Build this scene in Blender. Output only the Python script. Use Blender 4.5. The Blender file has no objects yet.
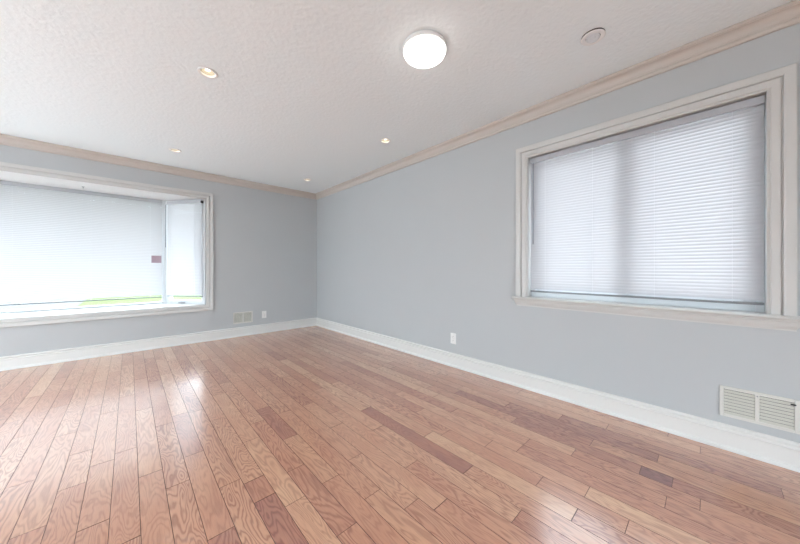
import bpy, bmesh, math, random
from mathutils import Vector, Matrix

# ------------------------------------------------------------------ camera, sky, exposure
XR, YF, XL, YN, CEIL, EYE = 2.521, 4.936, -2.75, -2.3, 2.40, 1.04
sc = bpy.context.scene
col = sc.collection
cam_d = bpy.data.cameras.new('camera')
cam_d.sensor_width = 36.0
cam_d.lens = 36.0 * 289.48 / 800.0
cam_d.shift_y = -3.35 / 800.0
cam_d.clip_start = 0.02
cam = bpy.data.objects.new('camera', cam_d)
cam.location = (0, 0, EYE)
cam.rotation_euler = (math.pi / 2, 0, -0.7521)
col.objects.link(cam)
sc.camera = cam

world = bpy.data.worlds.new('overcast_sky')
sc.world = world
world.use_nodes = True
wn = world.node_tree
bg = wn.nodes['Background']
bg.inputs['Color'].default_value = (0.90, 0.96, 1.06, 1)
bg.inputs['Strength'].default_value = 9.0
# overcast sky: three times as bright overhead as at the horizon
_tc = wn.nodes.new('ShaderNodeTexCoord')
_sx = wn.nodes.new('ShaderNodeSeparateXYZ')
_mx = wn.nodes.new('ShaderNodeMath'); _mx.operation = 'MAXIMUM'; _mx.inputs[1].default_value = 0.0
_ma = wn.nodes.new('ShaderNodeMath'); _ma.operation = 'MULTIPLY_ADD'; _ma.inputs[1].default_value = 0.62; _ma.inputs[2].default_value = 0.38
_vm = wn.nodes.new('ShaderNodeVectorMath'); _vm.operation = 'SCALE'; _vm.inputs[0].default_value = (0.88, 0.98, 1.07)
wn.links.new(_tc.outputs['Generated'], _sx.inputs[0]); wn.links.new(_sx.outputs[2], _mx.inputs[0])
wn.links.new(_mx.outputs[0], _ma.inputs[0]); wn.links.new(_ma.outputs[0], _vm.inputs['Scale'])
wn.links.new(_vm.outputs[0], bg.inputs['Color'])

sc.view_settings.view_transform = 'Standard'
sc.view_settings.look = 'None'
sc.view_settings.gamma = 1.0
sc.view_settings.use_curve_mapping = False
sc.view_settings.exposure = 0.72
DOME_POWER, POT_POWER = 4.0, 7.0

# ------------------------------------------------------------------ helpers
class MB:
    def __init__(self):
        self.v, self.f = [], []
        self.smooth = False
    def add(self, vs, fs):
        o = len(self.v)
        self.v += [Vector(p) for p in vs]
        self.f += [tuple(i + o for i in q) for q in fs]
        return self
    def prism(self, pts, z0, z1, fr=None):
        """polygon pts (a, b) extruded from z0 to z1"""
        n = len(pts)
        vs = [(p[0], p[1], z0) for p in pts] + [(p[0], p[1], z1) for p in pts]
        if fr: vs = [fr(*v) for v in vs]
        fs = [tuple(range(n - 1, -1, -1)), tuple(range(n, 2 * n))]
        fs += [(i, (i + 1) % n, n + (i + 1) % n, n + i) for i in range(n)]
        return self.add(vs, fs)
    def box(self, lo, hi, fr=None):
        return self.prism([(lo[0], lo[1]), (hi[0], lo[1]), (hi[0], hi[1]), (lo[0], hi[1])], lo[2], hi[2], fr)
    def lathe(self, prof, c=(0, 0, 0), n=40, closed=False, mat=None):
        """prof = (radius, z) points turned about the vertical through c"""
        vs, fs = [], []
        m = len(prof)
        for k in range(n):
            t = 2 * math.pi * k / n
            for r, z in prof:
                p = Vector((r * math.cos(t), r * math.sin(t), z))
                if mat: p = mat @ p
                vs.append(p + Vector(c))
        last = m if closed else m - 1
        for k in range(n):
            for j in range(last):
                a, b = k * m + j, k * m + (j + 1) % m
                c_, d = ((k + 1) % n) * m + (j + 1) % m, ((k + 1) % n) * m + j
                fs.append((a, b, c_, d))
        return self.add(vs, fs)
    def tube(self, p0, p1, r, n=8):
        p0, p1 = Vector(p0), Vector(p1)
        d = (p1 - p0).normalized()
        a = d.orthogonal().normalized()
        b = d.cross(a)
        vs = []
        for p in (p0, p1):
            for k in range(n):
                t = 2 * math.pi * k / n
                vs.append(p + r * (math.cos(t) * a + math.sin(t) * b))
        fs = [(k, (k + 1) % n, n + (k + 1) % n, n + k) for k in range(n)]
        fs += [tuple(range(n - 1, -1, -1)), tuple(range(n, 2 * n))]
        return self.add(vs, fs)
    def sweep(self, loops, closed_path, closed_prof=True):
        """loops: list of rings (same length) joined in order"""
        m = len(loops[0])
        vs = [p for ring in loops for p in ring]
        fs = []
        L = len(loops)
        for k in range(L if closed_path else L - 1):
            for j in range(m if closed_prof else m - 1):
                a, b = k * m + j, k * m + (j + 1) % m
                c_, d = ((k + 1) % L) * m + (j + 1) % m, ((k + 1) % L) * m + j
                fs.append((a, b, c_, d))
        if not closed_path and closed_prof:
            fs.append(tuple(range(m)))
            fs.append(tuple((L - 1) * m + j for j in reversed(range(m))))
        return self.add(vs, fs)
    def build(self, name, mat, parent=None, smooth=False, bevel=0.0, recalc=True, label=None, segs=2):
        off = parent_loc(parent)
        me = bpy.data.meshes.new(name)
        me.from_pydata([tuple(p - off) for p in self.v], [], self.f)
        if recalc:
            bm = bmesh.new(); bm.from_mesh(me)
            bmesh.ops.recalc_face_normals(bm, faces=bm.faces)
            bm.to_mesh(me); bm.free()
        me.materials.append(mat)
        if smooth:
            for p in me.polygons: p.use_smooth = True
        o = bpy.data.objects.new(name, me)
        col.objects.link(o)
        if parent: o.parent = parent
        if bevel:
            b = o.modifiers.new('bevel', 'BEVEL')
            b.width = bevel; b.segments = segs; b.limit_method = 'ANGLE'
        if smooth and not bevel:
            try:
                with bpy.context.temp_override(object=o, active_object=o, selected_editable_objects=[o], selected_objects=[o]):
                    bpy.ops.object.shade_smooth_by_angle(angle=math.radians(35))
            except Exception:
                pass
        if label: o['label'] = label
        return o

def parent_loc(o):
    v = Vector((0, 0, 0))
    while o is not None:
        v += o.location
        o = o.parent
    return v

def thing(name, label, cat, loc, group=None):
    o = bpy.data.objects.new(name, None)
    o.empty_display_size = 0.05
    o.location = loc
    col.objects.link(o)
    o['label'] = label; o['category'] = cat
    if group: o['group'] = group
    return o

def structure(o):
    o['kind'] = 'structure'
    return o

def root_struct(name, loc):
    o = bpy.data.objects.new(name, None)
    o.location = loc; o.empty_display_size = 0.05
    col.objects.link(o)
    o['kind'] = 'structure'
    return o

def frame_map(origin, u, n):
    """local (a along the wall, b out into the room, z) -> world"""
    o, u, n = Vector(origin), Vector(u), Vector(n)
    return lambda a, b, z: o + a * u + b * n + Vector((0, 0, z))

FAR = frame_map((0, YF, 0), (1, 0, 0), (0, -1, 0))
RIGHT = frame_map((XR, 0, 0), (0, 1, 0), (-1, 0, 0))

# ------------------------------------------------------------------ materials
def new_mat(name):
    m = bpy.data.materials.new(name)
    m.use_nodes = True
    return m, m.node_tree, m.node_tree.nodes['Principled BSDF']

def paint(name, rgb, rough=0.5, bump=0.0, scale=60.0, var=0.0, detail=3.0, spec=0.5, dist=0.002):
    m, nt, b = new_mat(name)
    b.inputs['Base Color'].default_value = (*rgb, 1)
    b.inputs['Roughness'].default_value = rough
    b.inputs['Specular IOR Level'].default_value = spec
    tc = nt.nodes.new('ShaderNodeTexCoord')
    if bump:
        nz = nt.nodes.new('ShaderNodeTexNoise')
        nz.inputs['Scale'].default_value = scale
        nz.inputs['Detail'].default_value = detail
        nt.links.new(tc.outputs['Object'], nz.inputs['Vector'])
        bp = nt.nodes.new('ShaderNodeBump')
        bp.inputs['Strength'].default_value = bump
        bp.inputs['Distance'].default_value = dist
        nt.links.new(nz.outputs['Fac'], bp.inputs['Height'])
        nt.links.new(bp.outputs['Normal'], b.inputs['Normal'])
    if var:
        n2 = nt.nodes.new('ShaderNodeTexNoise')
        n2.inputs['Scale'].default_value = 2.2
        nt.links.new(tc.outputs['Object'], n2.inputs['Vector'])
        mx = nt.nodes.new('ShaderNodeMix'); mx.data_type = 'RGBA'
        mx.inputs[6].default_value = (*[c * (1 - var) for c in rgb], 1)
        mx.inputs[7].default_value = (*[min(1, c * (1 + var)) for c in rgb], 1)
        nt.links.new(n2.outputs['Fac'], mx.inputs[0])
        nt.links.new(mx.outputs[2], b.inputs['Base Color'])
    return m

WALL = paint('wall_paint', (0.520, 0.540, 0.552), 0.55, 0.10, 220, 0.012, spec=0.3)
CEILM = paint('ceiling_texture_paint', (0.855, 0.91, 0.925), 0.8, 0.55, 38, 0.0, detail=5.0, spec=0.2, dist=0.006)
TRIM = paint('white_trim_paint', (0.625, 0.62, 0.605), 0.35, 0.0, var=0.01)
CROWN = paint('shaded_cream_crown', (0.60, 0.545, 0.50), 0.4, 0.0, var=0.01)  # beige crown paint, darkened and warmed for shade and floor bounce
DRAIL = paint('shaded_bottom_rail', (0.22, 0.225, 0.235), 0.4, var=0.005)  # dark grey holds the shade on the bottom rails
RAIL = paint('shaded_headrail', (0.46, 0.47, 0.50), 0.35, var=0.005)  # headrail shade put into the colour
BASEM = paint('white_baseboard_paint', (0.77, 0.765, 0.745), 0.35, var=0.01)
VINYL = paint('white_vinyl', (0.72, 0.74, 0.76), 0.3, var=0.005)
PLASTIC = paint('white_plastic', (0.85, 0.85, 0.84), 0.35, var=0.005)
VENT = paint('cream_enamel', (0.70, 0.69, 0.65), 0.4, var=0.01)
LOUVER = paint('louver_enamel', (0.60, 0.59, 0.53), 0.45, var=0.01)
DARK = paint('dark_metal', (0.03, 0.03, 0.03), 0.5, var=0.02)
GREYM = paint('grey_metal', (0.35, 0.36, 0.38), 0.4, var=0.02)
CORD = paint('cord_white', (0.72, 0.73, 0.75), 0.7, var=0.02)
BEIGE = paint('warm_reflector', (0.30, 0.275, 0.23), 0.5, var=0.02)

def slat_mat(name, through):
    m = bpy.data.materials.new(name); m.use_nodes = True
    nt = m.node_tree
    for n in list(nt.nodes): nt.nodes.remove(n)
    out = nt.nodes.new('ShaderNodeOutputMaterial')
    d = nt.nodes.new('ShaderNodeBsdfDiffuse'); d.inputs['Color'].default_value = (0.50, 0.505, 0.535, 1)
    t = nt.nodes.new('ShaderNodeBsdfTranslucent'); t.inputs['Color'].default_value = (0.93, 0.88, 0.87, 1)
    g = nt.nodes.new('ShaderNodeBsdfGlossy'); g.inputs['Roughness'].default_value = 0.35
    g.inputs['Color'].default_value = (1, 1, 1, 1)
    a = nt.nodes.new('ShaderNodeMixShader'); a.inputs[0].default_value = through
    b = nt.nodes.new('ShaderNodeMixShader'); b.inputs[0].default_value = 0.04
    nt.links.new(d.outputs[0], a.inputs[1]); nt.links.new(t.outputs[0], a.inputs[2])
    nt.links.new(a.outputs[0], b.inputs[1]); nt.links.new(g.outputs[0], b.inputs[2])
    nt.links.new(b.outputs[0], out.inputs[0])
    return m
SLAT = slat_mat('thin_vinyl_slat', 0.165)
SLAT_DENSE = slat_mat('dense_vinyl_slat', 0.095)

def glass_mat():
    m = bpy.data.materials.new('window_glass'); m.use_nodes = True
    nt = m.node_tree
    for n in list(nt.nodes): nt.nodes.remove(n)
    out = nt.nodes.new('ShaderNodeOutputMaterial')
    t = nt.nodes.new('ShaderNodeBsdfTransparent'); t.inputs['Color'].default_value = (0.97, 0.985, 0.98, 1)
    g = nt.nodes.new('ShaderNodeBsdfGlossy'); g.inputs['Roughness'].default_value = 0.0
    lw = nt.nodes.new('ShaderNodeLayerWeight'); lw.inputs['Blend'].default_value = 0.5
    p5 = nt.nodes.new('ShaderNodeMath'); p5.operation = 'POWER'; p5.inputs[1].default_value = 5.0
    nt.links.new(lw.outputs['Facing'], p5.inputs[0])
    fr = nt.nodes.new('ShaderNodeMath'); fr.operation = 'MULTIPLY_ADD'; fr.inputs[1].default_value = 0.9; fr.inputs[2].default_value = 0.04
    nt.links.new(p5.outputs[0], fr.inputs[0])
    a = nt.nodes.new('ShaderNodeMixShader')
    nt.links.new(fr.outputs[0], a.inputs[0]); nt.links.new(t.outputs[0], a.inputs[1]); nt.links.new(g.outputs[0], a.inputs[2])
    nt.links.new(a.outputs[0], out.inputs[0])
    return m
GLASS = glass_mat()

def emit_mat(name, rgb, s):
    m, nt, b = new_mat(name)
    b.inputs['Base Color'].default_value = (0.9, 0.9, 0.9, 1)
    b.inputs['Emission Color'].default_value = (*rgb, 1)
    b.inputs['Emission Strength'].default_value = s
    return m
DIFFUSER = emit_mat('lit_diffuser', (1.0, 0.965, 0.92), DOME_POWER)
BULB = emit_mat('lit_bulb', (1.0, 0.90, 0.72), POT_POWER)
OFFBULB = paint('frosted_unlit_lens', (0.72, 0.74, 0.76), 0.3, var=0.02)

def wood_mat():
    m, nt, b = new_mat('oak_plank_floor')
    N, L = nt.nodes.new, nt.links.new
    def math_(op, a, c=None):
        n = N('ShaderNodeMath'); n.operation = op
        for i, x in enumerate((a, c)):
            if x is None: continue
            if isinstance(x, (int, float)): n.inputs[i].default_value = x
            else: L(x, n.inputs[i])
        return n.outputs[0]
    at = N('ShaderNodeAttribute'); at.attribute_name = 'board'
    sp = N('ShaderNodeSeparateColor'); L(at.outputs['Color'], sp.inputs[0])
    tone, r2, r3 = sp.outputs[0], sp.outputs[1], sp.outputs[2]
    tc = N('ShaderNodeTexCoord')
    xyz = N('ShaderNodeSeparateXYZ'); L(tc.outputs['Object'], xyz.inputs[0])
    # every board is cut from another place of the log
    cx = math_('ADD', xyz.outputs[0], math_('MULTIPLY', r2, 37.0))
    cy = math_('ADD', xyz.outputs[1], math_('MULTIPLY', r3, 53.0))
    def vec(sx, sy, z):
        c = N('ShaderNodeCombineXYZ')
        L(math_('MULTIPLY', cx, sx), c.inputs[0]); L(math_('MULTIPLY', cy, sy), c.inputs[1]); c.inputs[2].default_value = z
        return c.outputs[0]
    # cathedral figure: contour lines of a stretched noise
    nz = N('ShaderNodeTexNoise'); nz.inputs['Scale'].default_value = 1.0; nz.inputs['Detail'].default_value = 3.0
    nz.inputs['Roughness'].default_value = 0.4; nz.inputs['Distortion'].default_value = 0.35
    L(vec(11.0, 1.9, 0.0), nz.inputs['Vector'])
    rings = math_('SINE', math_('MULTIPLY', nz.outputs['Fac'], math_('ADD', 95.0, math_('MULTIPLY', r2, 70.0))))
    rings = math_('MULTIPLY', math_('ADD', rings, 1.0), 0.5)
    rings = math_('POWER', rings, 2.0)
    # fine pores along the board
    fz = N('ShaderNodeTexNoise'); fz.inputs['Scale'].default_value = 1.0; fz.inputs['Detail'].default_value = 4.0
    L(vec(320.0, 14.0, 3.0), fz.inputs['Vector'])
    # broad blotches
    bz = N('ShaderNodeTexNoise'); bz.inputs['Scale'].default_value = 1.0; bz.inputs['Detail'].default_value = 3.0
    L(vec(9.0, 3.0, 8.0), bz.inputs['Vector'])
    tr = N('ShaderNodeValToRGB')
    e = tr.color_ramp.elements
    e[0].position = 0.0; e[0].color = (0.29, 0.105, 0.080, 1)
    e[1].position = 1.0; e[1].color = (0.78, 0.455, 0.265, 1)
    for p, c in ((0.25, (0.47, 0.178, 0.105, 1)), (0.5, (0.61, 0.275, 0.156, 1)), (0.75, (0.69, 0.355, 0.205, 1))):
        x = e.new(p); x.color = c
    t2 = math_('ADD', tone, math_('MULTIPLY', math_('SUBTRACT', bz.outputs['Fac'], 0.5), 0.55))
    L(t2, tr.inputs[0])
    dk = N('ShaderNodeMix'); dk.data_type = 'RGBA'; dk.blend_type = 'MULTIPLY'
    L(math_('MULTIPLY', rings, math_('ADD', 0.30, math_('MULTIPLY', r3, 0.5))), dk.inputs[0])
    L(tr.outputs[0], dk.inputs[6]); dk.inputs[7].default_value = (0.52, 0.38, 0.35, 1)
    d2 = N('ShaderNodeMix'); d2.data_type = 'RGBA'; d2.blend_type = 'MULTIPLY'
    pr = N('ShaderNodeMapRange'); pr.inputs[1].default_value = 0.5; pr.inputs[2].default_value = 0.75
    pr.inputs[3].default_value = 0.0; pr.inputs[4].default_value = 0.45
    L(fz.outputs['Fac'], pr.inputs[0]); L(pr.outputs[0], d2.inputs[0])
    L(dk.outputs[2], d2.inputs[6]); d2.inputs[7].default_value = (0.62, 0.50, 0.46, 1)
    L(d2.outputs[2], b.inputs['Base Color'])
    b.inputs['Roughness'].default_value = 0.38
    b.inputs['Coat Weight'].default_value = 1.0
    b.inputs['Coat Roughness'].default_value = 0.17
    b.inputs['Coat IOR'].default_value = 2.25
    # slow waviness of the lacquer
    wv = N('ShaderNodeTexNoise'); wv.inputs['Scale'].default_value = 1.0; wv.inputs['Detail'].default_value = 2.0
    L(vec(14.0, 3.0, 5.0), wv.inputs['Vector'])
    bp = N('ShaderNodeBump'); bp.inputs['Strength'].default_value = 0.10; bp.inputs['Distance'].default_value = 0.002
    L(wv.outputs['Fac'], bp.inputs['Height'])
    L(bp.outputs['Normal'], b.inputs['Coat Normal'])
    return m
WOOD = wood_mat()
GAP = paint('plank_gap', (0.10, 0.045, 0.03), 0.8, var=0.1)

# ------------------------------------------------------------------ floor: one mesh of planks
def build_floor():
    rng = random.Random(11)
    W, X0 = 0.0925, -0.0592
    a_, f_ = 0.7521, 289.48
    ca, sa = math.cos(a_), math.sin(a_)
    def ground(px, py):
        u, v = (px - 400) / f_, (268.65 - py) / f_
        t = -EYE / v
        return t * (sa + u * ca), t * (ca - u * sa)
    joints = [ground(*p) for p in (
        (26, 533), (92, 526), (149, 474), (20, 437), (18, 485), (79, 453), (64, 435), (74, 486), (99, 464), (89, 407),
        (107, 413), (124, 451), (176, 485), (220, 534), (218, 419), (253, 480), (263, 499), (294, 502), (296, 468),
        (288, 438), (193, 412), (469, 469), (440, 505), (411, 504), (329, 480), (343, 532), (538, 483), (516, 517),
        (586, 494), (573, 518), (626, 530), (519, 449), (573, 453), (590, 445), (512, 422), (640, 471), (672, 485),
        (665, 506), (700, 509), (657, 462), (784, 498), (668, 435), (368, 408))]
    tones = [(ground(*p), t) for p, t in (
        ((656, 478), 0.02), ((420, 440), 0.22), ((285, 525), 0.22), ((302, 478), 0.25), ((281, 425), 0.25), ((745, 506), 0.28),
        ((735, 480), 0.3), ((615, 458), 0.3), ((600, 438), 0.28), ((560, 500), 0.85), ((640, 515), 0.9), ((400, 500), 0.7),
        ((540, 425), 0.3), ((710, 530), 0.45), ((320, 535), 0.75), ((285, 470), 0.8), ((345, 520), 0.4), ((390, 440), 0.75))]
    rows = {}
    for x, y in joints:
        rows.setdefault(math.floor((x - X0) / W), []).append(y)
    g, bev = 0.0004, 0.0006
    vs, fs, cols, mats = [], [], [], []
    k0, k1 = math.floor((XL - X0) / W), math.floor((XR + 0.1 - X0) / W)
    for k in range(k0, k1 + 1):
        x0, x1 = X0 + k * W, X0 + (k + 1) * W
        fixed = sorted(rows.get(k, []))
        ys = [YN - rng.uniform(0, 0.8)]
        anchors = fixed + [YF + 0.12]
        ends = []
        cur = ys[0]
        for an in anchors:
            while an - cur > 1.25:
                cur += min(rng.uniform(0.4, 1.15), an - cur - 0.3)
                ends.append(cur)
            ends.append(an); cur = an
        ys += ends
        for y0, y1 in zip(ys[:-1], ys[1:]):
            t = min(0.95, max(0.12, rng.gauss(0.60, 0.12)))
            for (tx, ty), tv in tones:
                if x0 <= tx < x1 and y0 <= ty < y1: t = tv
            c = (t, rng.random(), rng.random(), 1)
            o = len(vs)
            wide = rng.random() < 0.12
            ge = g + (0.0012 if wide else 0)
            vs += [(x0 + g, y0 + ge, -0.0015), (x1 - g, y0 + ge, -0.0015), (x1 - g, y1 - g, -0.0015), (x0 + g, y1 - g, -0.0015),
                   (x0 + g + bev, y0 + ge + bev, 0), (x1 - g - bev, y0 + ge + bev, 0), (x1 - g - bev, y1 - g - bev, 0), (x0 + g + bev, y1 - g - bev, 0)]
            for q in ((4, 5, 6, 7), (0, 1, 5, 4), (1, 2, 6, 5), (2, 3, 7, 6), (3, 0, 4, 7)):
                fs.append(tuple(o + i for i in q)); cols.append(c); mats.append(0 if q[0] == 4 else 1)
    # sub floor seen in the joints
    o = len(vs)
    xa, xb, ya, yb = XL - 0.1, XR + 0.1, YN - 0.1, YF + 0.1
    vs += [(xa, ya, -0.003), (xb, ya, -0.003), (xb, yb, -0.003), (xa, yb, -0.003), (xa, ya, -0.06), (xb, ya, -0.06), (xb, yb, -0.06), (xa, yb, -0.06)]
    for q in ((0, 1, 2, 3), (7, 6, 5, 4), (0, 4, 5, 1), (1, 5, 6, 2), (2, 6, 7, 3), (3, 7, 4, 0)):
        fs.append(tuple(o + i for i in q)); cols.append((0, 0, 0, 1)); mats.append(1)
    me = bpy.data.meshes.new('floor')
    me.from_pydata(vs, [], fs)
    me.materials.append(WOOD); me.materials.append(GAP)
    for i in range(len(cols)):
        me.polygons[i].material_index = mats[i]
    me.attributes.new('board', 'FLOAT_COLOR', 'FACE')
    att = me.attributes['board']
    for i, c in enumerate(cols):
        att.data[i].color = c
    ob = bpy.data.objects.new('floor', me)
    col.objects.link(ob)
    structure(ob)
build_floor()

# ------------------------------------------------------------------ ceiling with its five openings
POTS = [(0.398, 2.375), (0.385, 4.19), (1.985, 2.35), (1.985, 4.19), (1.98, 0.465)]
POT_R = 0.046
def build_ceiling():
    mb = MB(); mb.box((XL - 0.2, YN - 0.2, CEIL), (XR + 0.2, YF + 0.15, CEIL + 0.14))
    o = mb.build('ceiling', CEILM)
    cut = MB()
    for x, y in POTS:
        cut.lathe([(0, CEIL - 0.05), (POT_R, CEIL - 0.05), (POT_R, CEIL + 0.10), (0, CEIL + 0.10)], (x, y, 0), 32)
    c = cut.build('cutter', CEILM)
    bm = bmesh.new(); bm.from_mesh(c.data)
    bmesh.ops.remove_doubles(bm, verts=bm.verts, dist=1e-5)
    bmesh.ops.recalc_face_normals(bm, faces=bm.faces)
    bm.to_mesh(c.data); bm.free()
    md = o.modifiers.new('holes', 'BOOLEAN'); md.operation = 'DIFFERENCE'; md.object = c; md.solver = 'EXACT'
    dg = bpy.context.evaluated_depsgraph_get()
    me = bpy.data.meshes.new_from_object(o.evaluated_get(dg))
    o.modifiers.clear(); o.data = me
    bpy.data.objects.remove(c)
    structure(o)
build_ceiling()

# ------------------------------------------------------------------ walls
BAY = dict(x0=-2.25, x1=0.805, z0=0.525, z1=2.04)
WIN = dict(y0=-0.222, y1=1.085, z0=0.795, z1=2.01)
T = 0.15
def wall_with_hole(name, fr, a0, a1, b0, b1, hole):
    h0, h1, z0, z1 = hole
    mb = MB()
    mb.box((a0, b0, 0), (h0, b1, CEIL), fr); mb.box((h1, b0, 0), (a1, b1, CEIL), fr)
    mb.box((h0, b0, 0), (h1, b1, z0), fr); mb.box((h0, b0, z1), (h1, b1, CEIL), fr)
    return structure(mb.build(name, WALL, recalc=True))
wall_with_hole('wall_far', FAR, XL - T, XR + T, -T, 0, (BAY['x0'] - 0.022, BAY['x1'] + 0.022, BAY['z0'] - 0.031, BAY['z1'] + 0.031))
wall_with_hole('wall_right', RIGHT, YN - T, YF, -T, 0, (WIN['y0'], WIN['y1'], WIN['z0'] - 0.0225, WIN['z1']))
LEFT = frame_map((XL, 0, 0), (0, 1, 0), (1, 0, 0))
ADDED_DOOR_L = (1.0, 4.4, 0.03, 2.10)
wall_with_hole('wall_left', LEFT, YN - T, YF, -T, 0, ADDED_DOOR_L)
NEAR = frame_map((0, YN, 0), (1, 0, 0), (0, 1, 0))
ADDED_DOOR = (-2.2, 1.2, 0.03, 2.10)
wall_with_hole('wall_near', NEAR, XL, XR, -T, 0, ADDED_DOOR)

# ------------------------------------------------------------------ baseboards and crown moulding
BASE = [(0, 0), (0.026, 0), (0.026, 0.010), (0.023, 0.018), (0.017, 0.022), (0.015, 0.026), (0.015, 0.100), (0.017, 0.104), (0.017, 0.109), (0.012, 0.112),
        (0.008, 0.117), (0.008, 0.121), (0.013, 0.124), (0.0145, 0.129), (0.013, 0.135), (0.007, 0.140), (0, 0.142)]
def crown_prof():
    z = CEIL
    p = [(0, z - 0.094), (0.011, z - 0.094), (0.016, z - 0.090), (0.019, z - 0.083), (0.019, z - 0.075), (0.013, z - 0.071), (0.013, z - 0.066)]
    for i in range(8):
        t = math.pi / 2 * i / 7
        p.append((0.016 + 0.036 * (1 - math.cos(t)), z - 0.064 + 0.042 * math.sin(t)))
    p += [(0.054, z - 0.018), (0.060, z - 0.018), (0.064, z - 0.013), (0.064, z - 0.005), (0.060, z - 0.0), (0, z)]
    return p
def wall_run(name, prof, p, q, n, bev0=1, bev1=1, mat=None):
    """profile (out, z) along the wall from p to q with mitred ends"""
    p, q, n = Vector(p), Vector(q), Vector(n)
    d = (q - p).normalized()
    rings = []
    for pt, s in ((p, bev0), (q, -bev1)):
        rings.append([pt + d * (s * o) + n * o + Vector((0, 0, z)) for o, z in prof])
    return structure(MB().sweep(rings, False).build(name, mat or TRIM))
corners = dict(A=(XL, YN, 0), B=(XR, YN, 0), C=(XR, YF, 0), D=(XL, YF, 0))
runs = (('far', 'D', 'C', (0, -1, 0)), ('right', 'C', 'B', (-1, 0, 0)), ('near', 'B', 'A', (0, 1, 0)), ('left', 'A', 'D', (1, 0, 0)))
for i, (side, a, b, n) in enumerate(runs):
    if side not in ('near', 'left'): wall_run('baseboard_' + side, BASE, corners[a], corners[b], n, mat=BASEM)
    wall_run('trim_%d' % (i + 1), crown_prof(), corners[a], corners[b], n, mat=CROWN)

# ------------------------------------------------------------------ window casings
CASE = [(0.0, 0.0), (0.0, 0.012), (0.004, 0.015), (0.034, 0.017), (0.036, 0.007), (0.041, 0.007), (0.044, 0.019), (0.052, 0.022), (0.082, 0.024), (0.086, 0.022), (0.088, 0.0)]
def casing(mb, fr, a0, a1, z0, z1, prof, bottom=True):
    if bottom:
        rings = []
        for sa_, sz, ca_, cz in ((-1, -1, a0, z0), (1, -1, a1, z0), (1, 1, a1, z1), (-1, 1, a0, z1)):
            rings.append([fr(ca_ + sa_ * o, b, cz + sz * o) for o, b in prof])
        return mb.sweep(rings, True)
    rings = []
    for sa_, sz, ca_, cz in ((-1, 0, a0, z0), (-1, 1, a0, z1), (1, 1, a1, z1), (1, 0, a1, z0)):
        rings.append([fr(ca_ + sa_ * o, b, cz + sz * o) for o, b in prof])
    return mb.sweep(rings, False)

def sash(mb, fr, a0, a1, z0, z1, b0, b1, w, wt=None, wb=None):
    wt = wt or w; wb = wb or w
    mb.box((a0, b0, z0), (a0 + w, b1, z1), fr); mb.box((a1 - w, b0, z0), (a1, b1, z1), fr)
    mb.box((a0 + w, b0, z0), (a1 - w, b1, z0 + wb), fr); mb.box((a0 + w, b0, z1 - wt), (a1 - w, b1, z1), fr)

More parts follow.
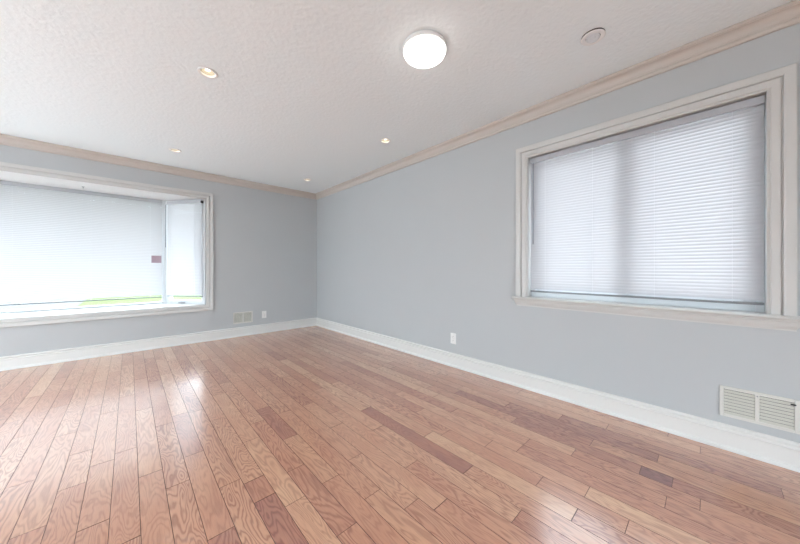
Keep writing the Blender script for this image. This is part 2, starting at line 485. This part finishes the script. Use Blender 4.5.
# ------------------------------------------------------------------ window_1: the bay
GY = 5.535                                            # plane of the middle pane
CXR, CXL = 0.405, -1.85                               # corners of the bay in plan
def bay():
    b = BAY
    r = root_struct('window_1', (-0.72, YF, b['z0']))
    mb = MB(); casing(mb, FAR, b['x0'], b['x1'], b['z0'], b['z1'], CASE)
    mb.build('casing', TRIM, r)
    plan_in = [(b['x0'], YF - 0.012), (b['x1'], YF - 0.012), (b['x1'], YF + 0.03), (CXR + 0.05, GY + 0.05), (CXL - 0.05, GY + 0.05), (b['x0'], YF + 0.03)]
    out = [(b['x0'] - 0.25, YF + 0.152), (b['x1'] + 0.25, YF + 0.152), (CXR + 0.22, GY + 0.14), (CXL - 0.22, GY + 0.14)]
    MB().prism(plan_in, b['z0'] - 0.03, b['z0']).build('sill_board', TRIM, r)
    MB().prism(plan_in, b['z1'], b['z1'] + 0.03).build('soffit', PLASTIC, r)
    shade_eave = [(b['x0'] - 0.75, YF + 0.152), (b['x1'] + 0.75, YF + 0.152), (CXR + 0.60, GY + 0.75), (CXL - 0.60, GY + 0.75)]  # unseen eave, widened to shade the sill and frames
    MB().prism(shade_eave, b['z1'] + 0.032, b['z1'] + 0.3).build('bay_roof', TRIM, r)
    MB().prism(out, b['z0'] - 0.3, b['z0'] - 0.032).build('bay_base', TRIM, r)
    z0, z1 = b['z0'], b['z1']
    m = MB(); m.lathe([(0, z1), (0.012, z1), (0.012, z1 - 0.004), (0.004, z1 - 0.008), (0.003, z1 - 0.022), (0, z1 - 0.023)], (-0.41, 5.22, 0), 16)
    m.build('ceiling_hook', GREYM, r, smooth=True, label='small grey hook in the bay ceiling')
    # reveals between casing and side lights
    for x, s in ((b['x1'], 1), (b['x0'], -1)):
        m = MB(); m.prism([(x, YF - 0.01), (x + s * 0.02, YF - 0.01), (x + s * 0.02, YF + 0.03), (x, YF + 0.03)], z0, z1)
        m.build('reveal', TRIM, r)
    # middle light
    fm = frame_map((0, GY, 0), (1, 0, 0), (0, -1, 0))
    m = MB(); sash(m, fm, CXL, CXR, z0, z1, -0.03, 0.03, 0.05, 0.05, 0.026)
    f = m.build('frame', VINYL, r, bevel=0.003)
    MB().box((CXL + 0.045, -0.004, z0 + 0.021), (CXR - 0.045, 0.004, z1 - 0.045), fm).build('pane', GLASS, f)
    # corner posts
    for x in (CXR, CXL):
        MB().box((x - 0.035, GY - 0.045, z0), (x + 0.035, GY + 0.035, z1)).build('corner_post', VINYL, r, bevel=0.006)
    # side lights
    for x, cx in ((b['x1'], CXR), (b['x0'], CXL)):
        p0, p1 = Vector((cx, GY - 0.01, 0)), Vector((x, YF + 0.04, 0))
        u = (p1 - p0).normalized(); ln = (p1 - p0).length
        n = Vector((-u.y, u.x, 0))
        if n.y > 0: n = -n
        fs = frame_map(p0, u, n)
        m = MB(); sash(m, fs, 0.03, ln + 0.02, z0, z1, -0.03, 0.03, 0.055, 0.05, 0.055)
        f = m.build('side_frame', VINYL, r, bevel=0.003)
        MB().box((0.08, -0.004, z0 + 0.05), (ln - 0.03, 0.004, z1 - 0.045), fs).build('pane', GLASS, f)
        if x > 0:
            # crank handle on the bottom rail
            mh = MB(); mh.box((0.26, 0.03, z0 + 0.012), (0.36, 0.045, z0 + 0.03), fs)
            mh.tube(fs(0.30, 0.045, z0 + 0.022), fs(0.30, 0.062, z0 + 0.03), 0.008)
            mh.tube(fs(0.30, 0.062, z0 + 0.03), fs(0.40, 0.062, z0 + 0.034), 0.006)
            mh.build('crank_handle', GREYM, f, label='grey crank handle')
            SIDE.update(fr=fs, ln=ln)
SIDE = {}
bay()

# ------------------------------------------------------------------ window_2: right wall slider
def slider():
    w = WIN
    r = root_struct('window_2', (XR, 0.425, w['z0']))
    mb = MB(); casing(mb, RIGHT, w['y0'], w['y1'], w['z0'], w['z1'], CASE, bottom=False)
    mb.build('casing', TRIM, r)
    # stool with a rounded nose
    nose = [(-0.11, w['z0'] - 0.022), (0.034, w['z0'] - 0.022), (0.041, w['z0'] - 0.017), (0.043, w['z0'] - 0.011), (0.041, w['z0'] - 0.004), (0.035, w['z0'] + 0.0), (-0.11, w['z0'] + 0.0)]
    m = MB()
    m.sweep([[RIGHT(a, b, z) for b, z in nose if True] for a in (w['y0'] - 0.0, w['y1'] + 0.0)], False)
    ear = [(max(b, 0.0), z) for b, z in nose]
    m.sweep([[RIGHT(a, b, z) for b, z in ear] for a in (w['y0'] - 0.115, w['y0'])], False)
    m.sweep([[RIGHT(a, b, z) for b, z in ear] for a in (w['y1'], w['y1'] + 0.115)], False)
    m.build('stool', TRIM, r)
    zt = w['z0'] - 0.022
    ap = [(0, zt), (0.030, zt), (0.029, zt - 0.008), (0.023, zt - 0.013), (0.022, zt - 0.020), (0.018, zt - 0.034), (0.012, zt - 0.046), (0.010, zt - 0.050), (0.010, zt - 0.058), (0, zt - 0.058)]
    MB().sweep([[RIGHT(a + s * (b - 0.03), b, z) for b, z in ap] for a, s in ((w['y0'] - 0.105, -1), (w['y1'] + 0.105, 1))], False).build('apron', TRIM, r)
    # jamb liner
    m = MB(); j = 0.010
    m.box((w['y0'], -0.15, w['z0']), (w['y0'] + j, 0.006, w['z1']), RIGHT); m.box((w['y1'] - j, -0.15, w['z0']), (w['y1'], 0.006, w['z1']), RIGHT)
    m.box((w['y0'] + j, -0.15, w['z1'] - j), (w['y1'] - j, 0.006, w['z1']), RIGHT)
    m.box((w['y0'] + j, -0.15, w['z0']), (w['y1'] - j, -0.11, w['z0'] + 0.012), RIGHT)
    m.build('jamb', TRIM, r)
    y0, y1, z0, z1 = w['y0'] + j, w['y1'] - j, w['z0'], w['z1'] - j
    m = MB(); sash(m, RIGHT, y0, y1, z0, z1, -0.145, -0.075, 0.035, 0.035, 0.05)
    m.build('frame', VINYL, r, bevel=0.003)
    for nm, a0, a1, b in (('fixed_sash', 0.36, y1 - 0.03, -0.125), ('sliding_sash', y0 + 0.03, 0.46, -0.095)):
        m = MB(); sash(m, RIGHT, a0, a1, z0 + 0.045, z1 - 0.03, b - 0.014, b + 0.014, 0.05)
        s = m.build(nm, VINYL, r, bevel=0.003)
        MB().box((a0 + 0.045, b - 0.003, z0 + 0.09), (a1 - 0.045, b + 0.003, z1 - 0.075), RIGHT).build('pane', GLASS, s)
slider()
structure(MB().box((XR + 0.151, YN - 0.5, 2.30), (XR + 0.75, YF + 0.5, 2.55)).build('added_shade_overhang', CROWN))  # added unseen overhang, shades the top of the right window

# ------------------------------------------------------------------ glazed patio doors added unseen in the near and left walls for more daylight
def patio(name, fr, door, c, n):
    x0, x1, z0, z1 = door
    r = root_struct(name, c)
    m = MB(); sash(m, fr, x0, x1, z0, z1, -0.13, -0.02, 0.05)
    m.build('frame', VINYL, r)
    for i in range(n):
        a, b = x0 + 0.05 + i * (x1 - x0 - 0.1) / n, x0 + 0.05 + (i + 1) * (x1 - x0 - 0.1) / n
        m = MB(); sash(m, fr, a, b, z0 + 0.05, z1 - 0.05, -0.10, -0.05, 0.06)
        s = m.build('door_panel', VINYL, r)
        MB().box((a + 0.055, -0.079, z0 + 0.105), (b - 0.055, -0.071, z1 - 0.105), fr).build('pane', GLASS, s)
    m = MB(); casing(m, fr, x0, x1, z0, z1, CASE, bottom=False); m.build('casing', TRIM, r)
patio('added_window_3', NEAR, ADDED_DOOR, (0, YN, 0), 3)
patio('added_window_4', LEFT, ADDED_DOOR_L, (XL, 2.7, 0), 3)

# ------------------------------------------------------------------ mini blinds
def blind(name, label, fr, a0, a1, b, ztop, zbot, tilt, ladders, wand=None, pitch=0.0212, sw=0.025, head=0.042, group=None, mat=None):
    c = fr((a0 + a1) / 2, b, zbot)
    r = thing('mini_blind', label, 'window blind', c, group)
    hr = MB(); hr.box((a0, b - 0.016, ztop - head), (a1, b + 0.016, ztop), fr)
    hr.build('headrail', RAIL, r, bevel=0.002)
    # slats: cambered strips
    s = MB()
    n = int((ztop - head - 0.006 - (zbot + 0.02)) / pitch)
    ct, st = math.cos(tilt), math.sin(tilt)
    rng = random.Random(len(label))
    for i in range(n):
        z = ztop - head - 0.014 - i * pitch
        jt = rng.uniform(-0.006, 0.006)
        ct, st = math.cos(tilt + jt), math.sin(tilt + jt)
        vs, fs = [], []
        K = 4
        for aa in (a0 + 0.003, a1 - 0.003):
            for k in range(K + 1):
                t = (k / K - 0.5)
                x = t * sw
                h = 0.0022 * (1 - 4 * t * t)
                # room edge (x>0) hangs down when tilt is positive
                vs.append(fr(aa, b + x * ct + h * st, z - x * st + h * ct))
        for k in range(K):
            fs.append((k, k + 1, K + 2 + k, K + 1 + k))
        s.add(vs, fs)
    o = s.build('slats', mat or SLAT, r, recalc=False)
    for p in o.data.polygons: p.use_smooth = True
    zr = zbot
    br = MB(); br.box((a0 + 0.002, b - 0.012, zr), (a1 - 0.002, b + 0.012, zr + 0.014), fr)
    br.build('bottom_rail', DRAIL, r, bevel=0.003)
    for a in ladders:
        m = MB()
        for q in (b - 0.0125, b + 0.0125):
            m.tube(fr(a, q, zr + 0.012), fr(a, q, ztop - head), 0.0008, 5)
        m.build('ladder_cord', CORD, r)
    if wand:
        a, zb = wand
        m = MB(); m.tube(fr(a, b + 0.024, zb), fr(a, b + 0.022, ztop - head - 0.012), 0.0042, 6)
        m.tube(fr(a, b + 0.022, ztop - head - 0.014), fr(a, b + 0.010, ztop - head + 0.008), 0.0022, 6)
        m.build('tilt_wand', WANDM, r, smooth=True)
    return r
WANDM = paint('clear_wand', (0.26, 0.28, 0.32), 0.25, var=0.02)
R = math.radians
main = blind('bay', 'wide white slatted blind across the middle of the bay window, above its sill', frame_map((0, GY, 0), (1, 0, 0), (0, -1, 0)),
      CXL + 0.06, CXR - 0.05, 0.062, 2.037, 0.620, R(66), [-1.6, -0.98, -0.36, 0.22])
side = blind('side', 'narrow white slatted blind on the angled right side light of the bay window', SIDE['fr'], 0.085, SIDE['ln'] - 0.001, 0.052, 2.02, 0.635, R(68),
      [0.17, SIDE['ln'] - 0.12], wand=(0.075, 1.35))
right = blind('slider', 'white slatted blind in the right wall window, tilt wand at left end', RIGHT,
      -0.208, 1.066, -0.036, 1.992, 0.838, R(72), [-0.09, 0.25, 0.60, 0.94], wand=(1.035, 1.25), mat=SLAT_DENSE)
# dark end bracket of the side blind
MB().box((SIDE['ln'] - 0.010, 0.040, 1.975), (SIDE['ln'] + 0.008, 0.075, 2.005), SIDE['fr']).build('end_bracket', DARK, side, bevel=0.002, label='dark end bracket')

# ------------------------------------------------------------------ ceiling lights
def dome():
    x, y = 1.325, 1.195
    r = thing('ceiling_light', 'large round lit flush dome light on the ceiling', 'ceiling light', (x, y, CEIL))
    MB().lathe([(0, CEIL), (0.128, CEIL), (0.134, CEIL - 0.004), (0.134, CEIL - 0.026), (0.126, CEIL - 0.030), (0, CEIL - 0.030)], (x, y, 0), 64).build('base_ring', PLASTIC, r, smooth=True)
    prof = [(0.125, CEIL - 0.026)]
    for i in range(11):
        t = math.pi / 2 * i / 10
        prof.append((0.128 * math.cos(t) ** 0.6 if i < 10 else 0.0, CEIL - 0.031 - 0.038 * math.sin(t)))
    MB().lathe(prof, (x, y, 0), 64).build('diffuser', DIFFUSER, r, smooth=True, label='glowing white diffuser')
dome()

POTLABEL = ['lit recessed ceiling spotlight nearest the camera on the left, well away from any wall', 'lit recessed ceiling spotlight above the bay window, near the far wall',
            'lit recessed ceiling spotlight near the right wall, between the round dome light and far corner', 'lit recessed ceiling spotlight in the far right corner of the room']
def pot(x, y, label, lit):
    r = thing('recessed_light', label, 'recessed light', (x, y, CEIL), 'recessed ceiling spotlights')
    z = CEIL
    if lit:
        MB().lathe([(0.044, z), (0.060, z), (0.061, z - 0.003), (0.058, z - 0.006), (0.048, z - 0.007), (0.043, z - 0.003), (0.0425, z + 0.004)], (x, y, 0), 40, closed=True).build('trim_ring', PLASTIC, r, smooth=True)
        MB().lathe([(0.0440, z - 0.001), (0.040, z + 0.03), (0.034, z + 0.05), (0.0, z + 0.052), (0.0, z + 0.055), (0.037, z + 0.053), (0.0435, z + 0.03), (0.0455, z - 0.001)], (x, y, 0), 32, closed=True).build('reflector', BEIGE, r, smooth=True, label='warm reflector cone')
        prof = [(0.0, z + 0.010)]
        for i in range(1, 9):
            t = math.pi / 2 * i / 8
            prof.append((0.016 * math.sin(t), z + 0.024 - 0.014 * math.cos(t)))
        prof += [(0.012, z + 0.044), (0.0, z + 0.046)]
        MB().lathe(prof, (x, y, 0), 24).build('bulb', BULB, r, smooth=True, label='glowing warm bulb')
    else:
        MB().lathe([(0.036, z - 0.007), (0.060, z - 0.007), (0.061, z - 0.010), (0.058, z - 0.013), (0.044, z - 0.014), (0.037, z - 0.011)], (x, y, 0), 40, closed=True).build('trim_ring', PLASTIC, r, smooth=True)
        MB().lathe([(0, z + 0.06), (0.042, z + 0.06), (0.042, z), (0.059, z), (0.059, z - 0.006), (0.0, z - 0.006)], (x, y, 0), 32).build('shadow_gap_housing', DARK, r, smooth=True)  # dark ring stands in for the shadow gap above the trim
        tilt = Matrix.Rotation(R(8), 3, 'Y')
        MB().lathe([(0, 0.010), (0.034, 0.010), (0.0345, -0.003), (0.030, -0.005), (0.027, -0.002), (0.012, 0.000), (0.010, -0.002), (0, -0.002)], (x, y, z - 0.010), 32, mat=tilt).build('lens', OFFBULB, r, smooth=True)
for (x, y), lb in zip(POTS[:4], POTLABEL): pot(x, y, lb, True)
pot(*POTS[4], 'unlit round ceiling fixture close to the right wall above the slatted window', False)

# ------------------------------------------------------------------ vents and outlets
def grille(fr, a0, a1, z0, z1, label, divs, lever):
    r = thing('wall_vent', label, 'air vent', fr((a0 + a1) / 2, 0, z0))
    w, d = 0.017, 0.010
    mid = (a0 + a1) / 2
    m = MB()
    m.box((a0, 0, z0), (a0 + w, d, z1), fr); m.box((a1 - w, 0, z0), (a1, d, z1), fr)
    m.box((a0 + w, 0, z0), (a1 - w, d, z0 + w), fr); m.box((a0 + w, 0, z1 - w), (a1 - w, d, z1), fr)
    m.box((mid - 0.008, 0, z0 + w), (mid + 0.008, d, z1 - w), fr)
    m.build('frame', VENT, r, bevel=0.0025)
    MB().box((a0 + w, -0.0, z0 + w), (a1 - w, 0.0008, z1 - w), fr).build('duct_shade_sheet', DARK, r)  # thin dark sheet on the wall, standing for the shade behind the louvers
    n = 8
    for x0, x1 in ((a0 + w, mid - 0.008), (mid + 0.008, a1 - w)):
        m = MB()
        hh = (z1 - z0 - 2 * w) / n
        for i in range(n):
            z = z0 + w + i * hh
            m.add([fr(x0, 0.0015, z + hh * 0.80), fr(x1, 0.0015, z + hh * 0.80), fr(x1, 0.0075, z + 0.0005), fr(x0, 0.0075, z + 0.0005),
                   fr(x0, 0.0005, z + hh * 0.74), fr(x1, 0.0005, z + hh * 0.74), fr(x1, 0.0065, z - 0.0003), fr(x0, 0.0065, z - 0.0003)],
                  [(0, 1, 2, 3), (7, 6, 5, 4), (3, 2, 6, 7), (0, 4, 5, 1), (0, 3, 7, 4), (1, 5, 6, 2)])
        m.build('louvers', LOUVER, r)
    m = MB(); m.tube(fr(mid, d - 0.001, z1 - 0.022), fr(mid, d + 0.0015, z1 - 0.022), 0.0035)
    m.build('screw', GREYM, r)
    for aa in ((a0 + w / 2, a1 - w / 2)):
        m = MB(); m.tube(fr(aa, d - 0.001, (z0 + z1) / 2), fr(aa, d + 0.0012, (z0 + z1) / 2), 0.003)
        m.build('screw', VENT, r)
    if lever is not None:
        m = MB(); m.box((lever - 0.010, d - 0.002, z1 - 0.030), (lever + 0.008, d + 0.006, z1 - 0.024), fr)
        m.build('damper_lever', DARK, r, bevel=0.0015, label='small black damper lever')
    return r
grille(FAR, 1.15, 1.424, 0.197, 0.372, 'small cream wall vent with two grilles low on the far wall', 2, None)
grille(RIGHT, -0.318, -0.04, 0.188, 0.362, 'large cream wall vent with two grilles below the right wall window', 2, -0.296)

def outlet(fr, a, z, label):
    r = thing('wall_outlet', label, 'electrical outlet', fr(a, 0, z), 'white wall outlets')
    MB().box((a - 0.035, 0, z - 0.057), (a + 0.035, 0.006, z + 0.057), fr).build('cover_plate', PLASTIC, r, bevel=0.003)
    for dz in (-0.021, 0.021):
        m = MB(); m.box((a - 0.016, 0.005, z + dz - 0.014), (a + 0.016, 0.0085, z + dz + 0.014), fr)
        s = m.build('socket', PLASTIC, r, bevel=0.003)
        m = MB()
        m.box((a - 0.0075, 0.0083, z + dz - 0.002), (a - 0.0055, 0.0088, z + dz + 0.007), fr)
        m.box((a + 0.0055, 0.0083, z + dz - 0.002), (a + 0.0075, 0.0088, z + dz + 0.007), fr)
        m.tube(fr(a, 0.0083, z + dz - 0.008), fr(a, 0.0088, z + dz - 0.008), 0.0022)
        m.build('slots', DARK, s)
    MB().tube(fr(a, 0.0055, z), fr(a, 0.0072, z), 0.003).build('screw', GREYM, r)
outlet(FAR, 1.598, 0.297, 'white outlet on the far wall just right of the small vent')
outlet(RIGHT, 1.862, 0.297, 'white outlet low on the long right wall between corner and window')

# ------------------------------------------------------------------ outdoors
def grass():
    m, nt, b = new_mat('lawn_grass')
    tc = nt.nodes.new('ShaderNodeTexCoord')
    nz = nt.nodes.new('ShaderNodeTexNoise'); nz.inputs['Scale'].default_value = 1.5; nz.inputs['Detail'].default_value = 6
    nt.links.new(tc.outputs['Object'], nz.inputs['Vector'])
    rp = nt.nodes.new('ShaderNodeValToRGB')
    rp.color_ramp.elements[0].color = (0.070, 0.090, 0.042, 1); rp.color_ramp.elements[1].color = (0.100, 0.122, 0.062, 1)
    nt.links.new(nz.outputs['Fac'], rp.inputs[0]); nt.links.new(rp.outputs[0], b.inputs['Base Color'])
    b.inputs['Roughness'].default_value = 1.0
    b.inputs['Specular IOR Level'].default_value = 0.0
    return m
structure(MB().box((-40, 7.5, -0.75), (40, 60, -0.55)).build('lawn', grass()))
structure(MB().box((-40, -30, -0.25), (40, YN - 0.3, -0.14)).build('added_dark_deck', paint('added_dark_decking', (0.11, 0.10, 0.09), 0.8, var=0.1)))  # unseen dark ground added to cut light bounced onto the upper right wall
structure(MB().box((-40, YN - 0.3, -0.25), (40, 7.5, -0.12)).build('added_bounce_slab', paint('bounce_concrete', (0.60, 0.60, 0.60), 0.9, 0.2, 40, 0.05)))  # unseen pale ground added to bounce daylight up to the ceiling
structure(MB().box((-14, 9.5, -0.60), (-1.6, 45, -0.54)).build('driveway', paint('driveway_concrete', (0.105, 0.105, 0.105), 1.0, var=0.05, spec=0.0)))

# ------------------------------------------------------------------ stand-in for an unidentified small pink patch at the bay blind
PATCHM = paint('dusky_pink_patch', (0.42, 0.31, 0.36), 0.7, var=0.2)
tg = MB().box((0.232, 0.079, 1.123), (0.342, 0.081, 1.226), frame_map((0, GY, 0), (1, 0, 0), (0, -1, 0))).build('pink_patch', PATCHM)
tg['label'] = 'small dusky pink rectangular patch near the right end of the wide bay window blind'
tg['category'] = 'tag'
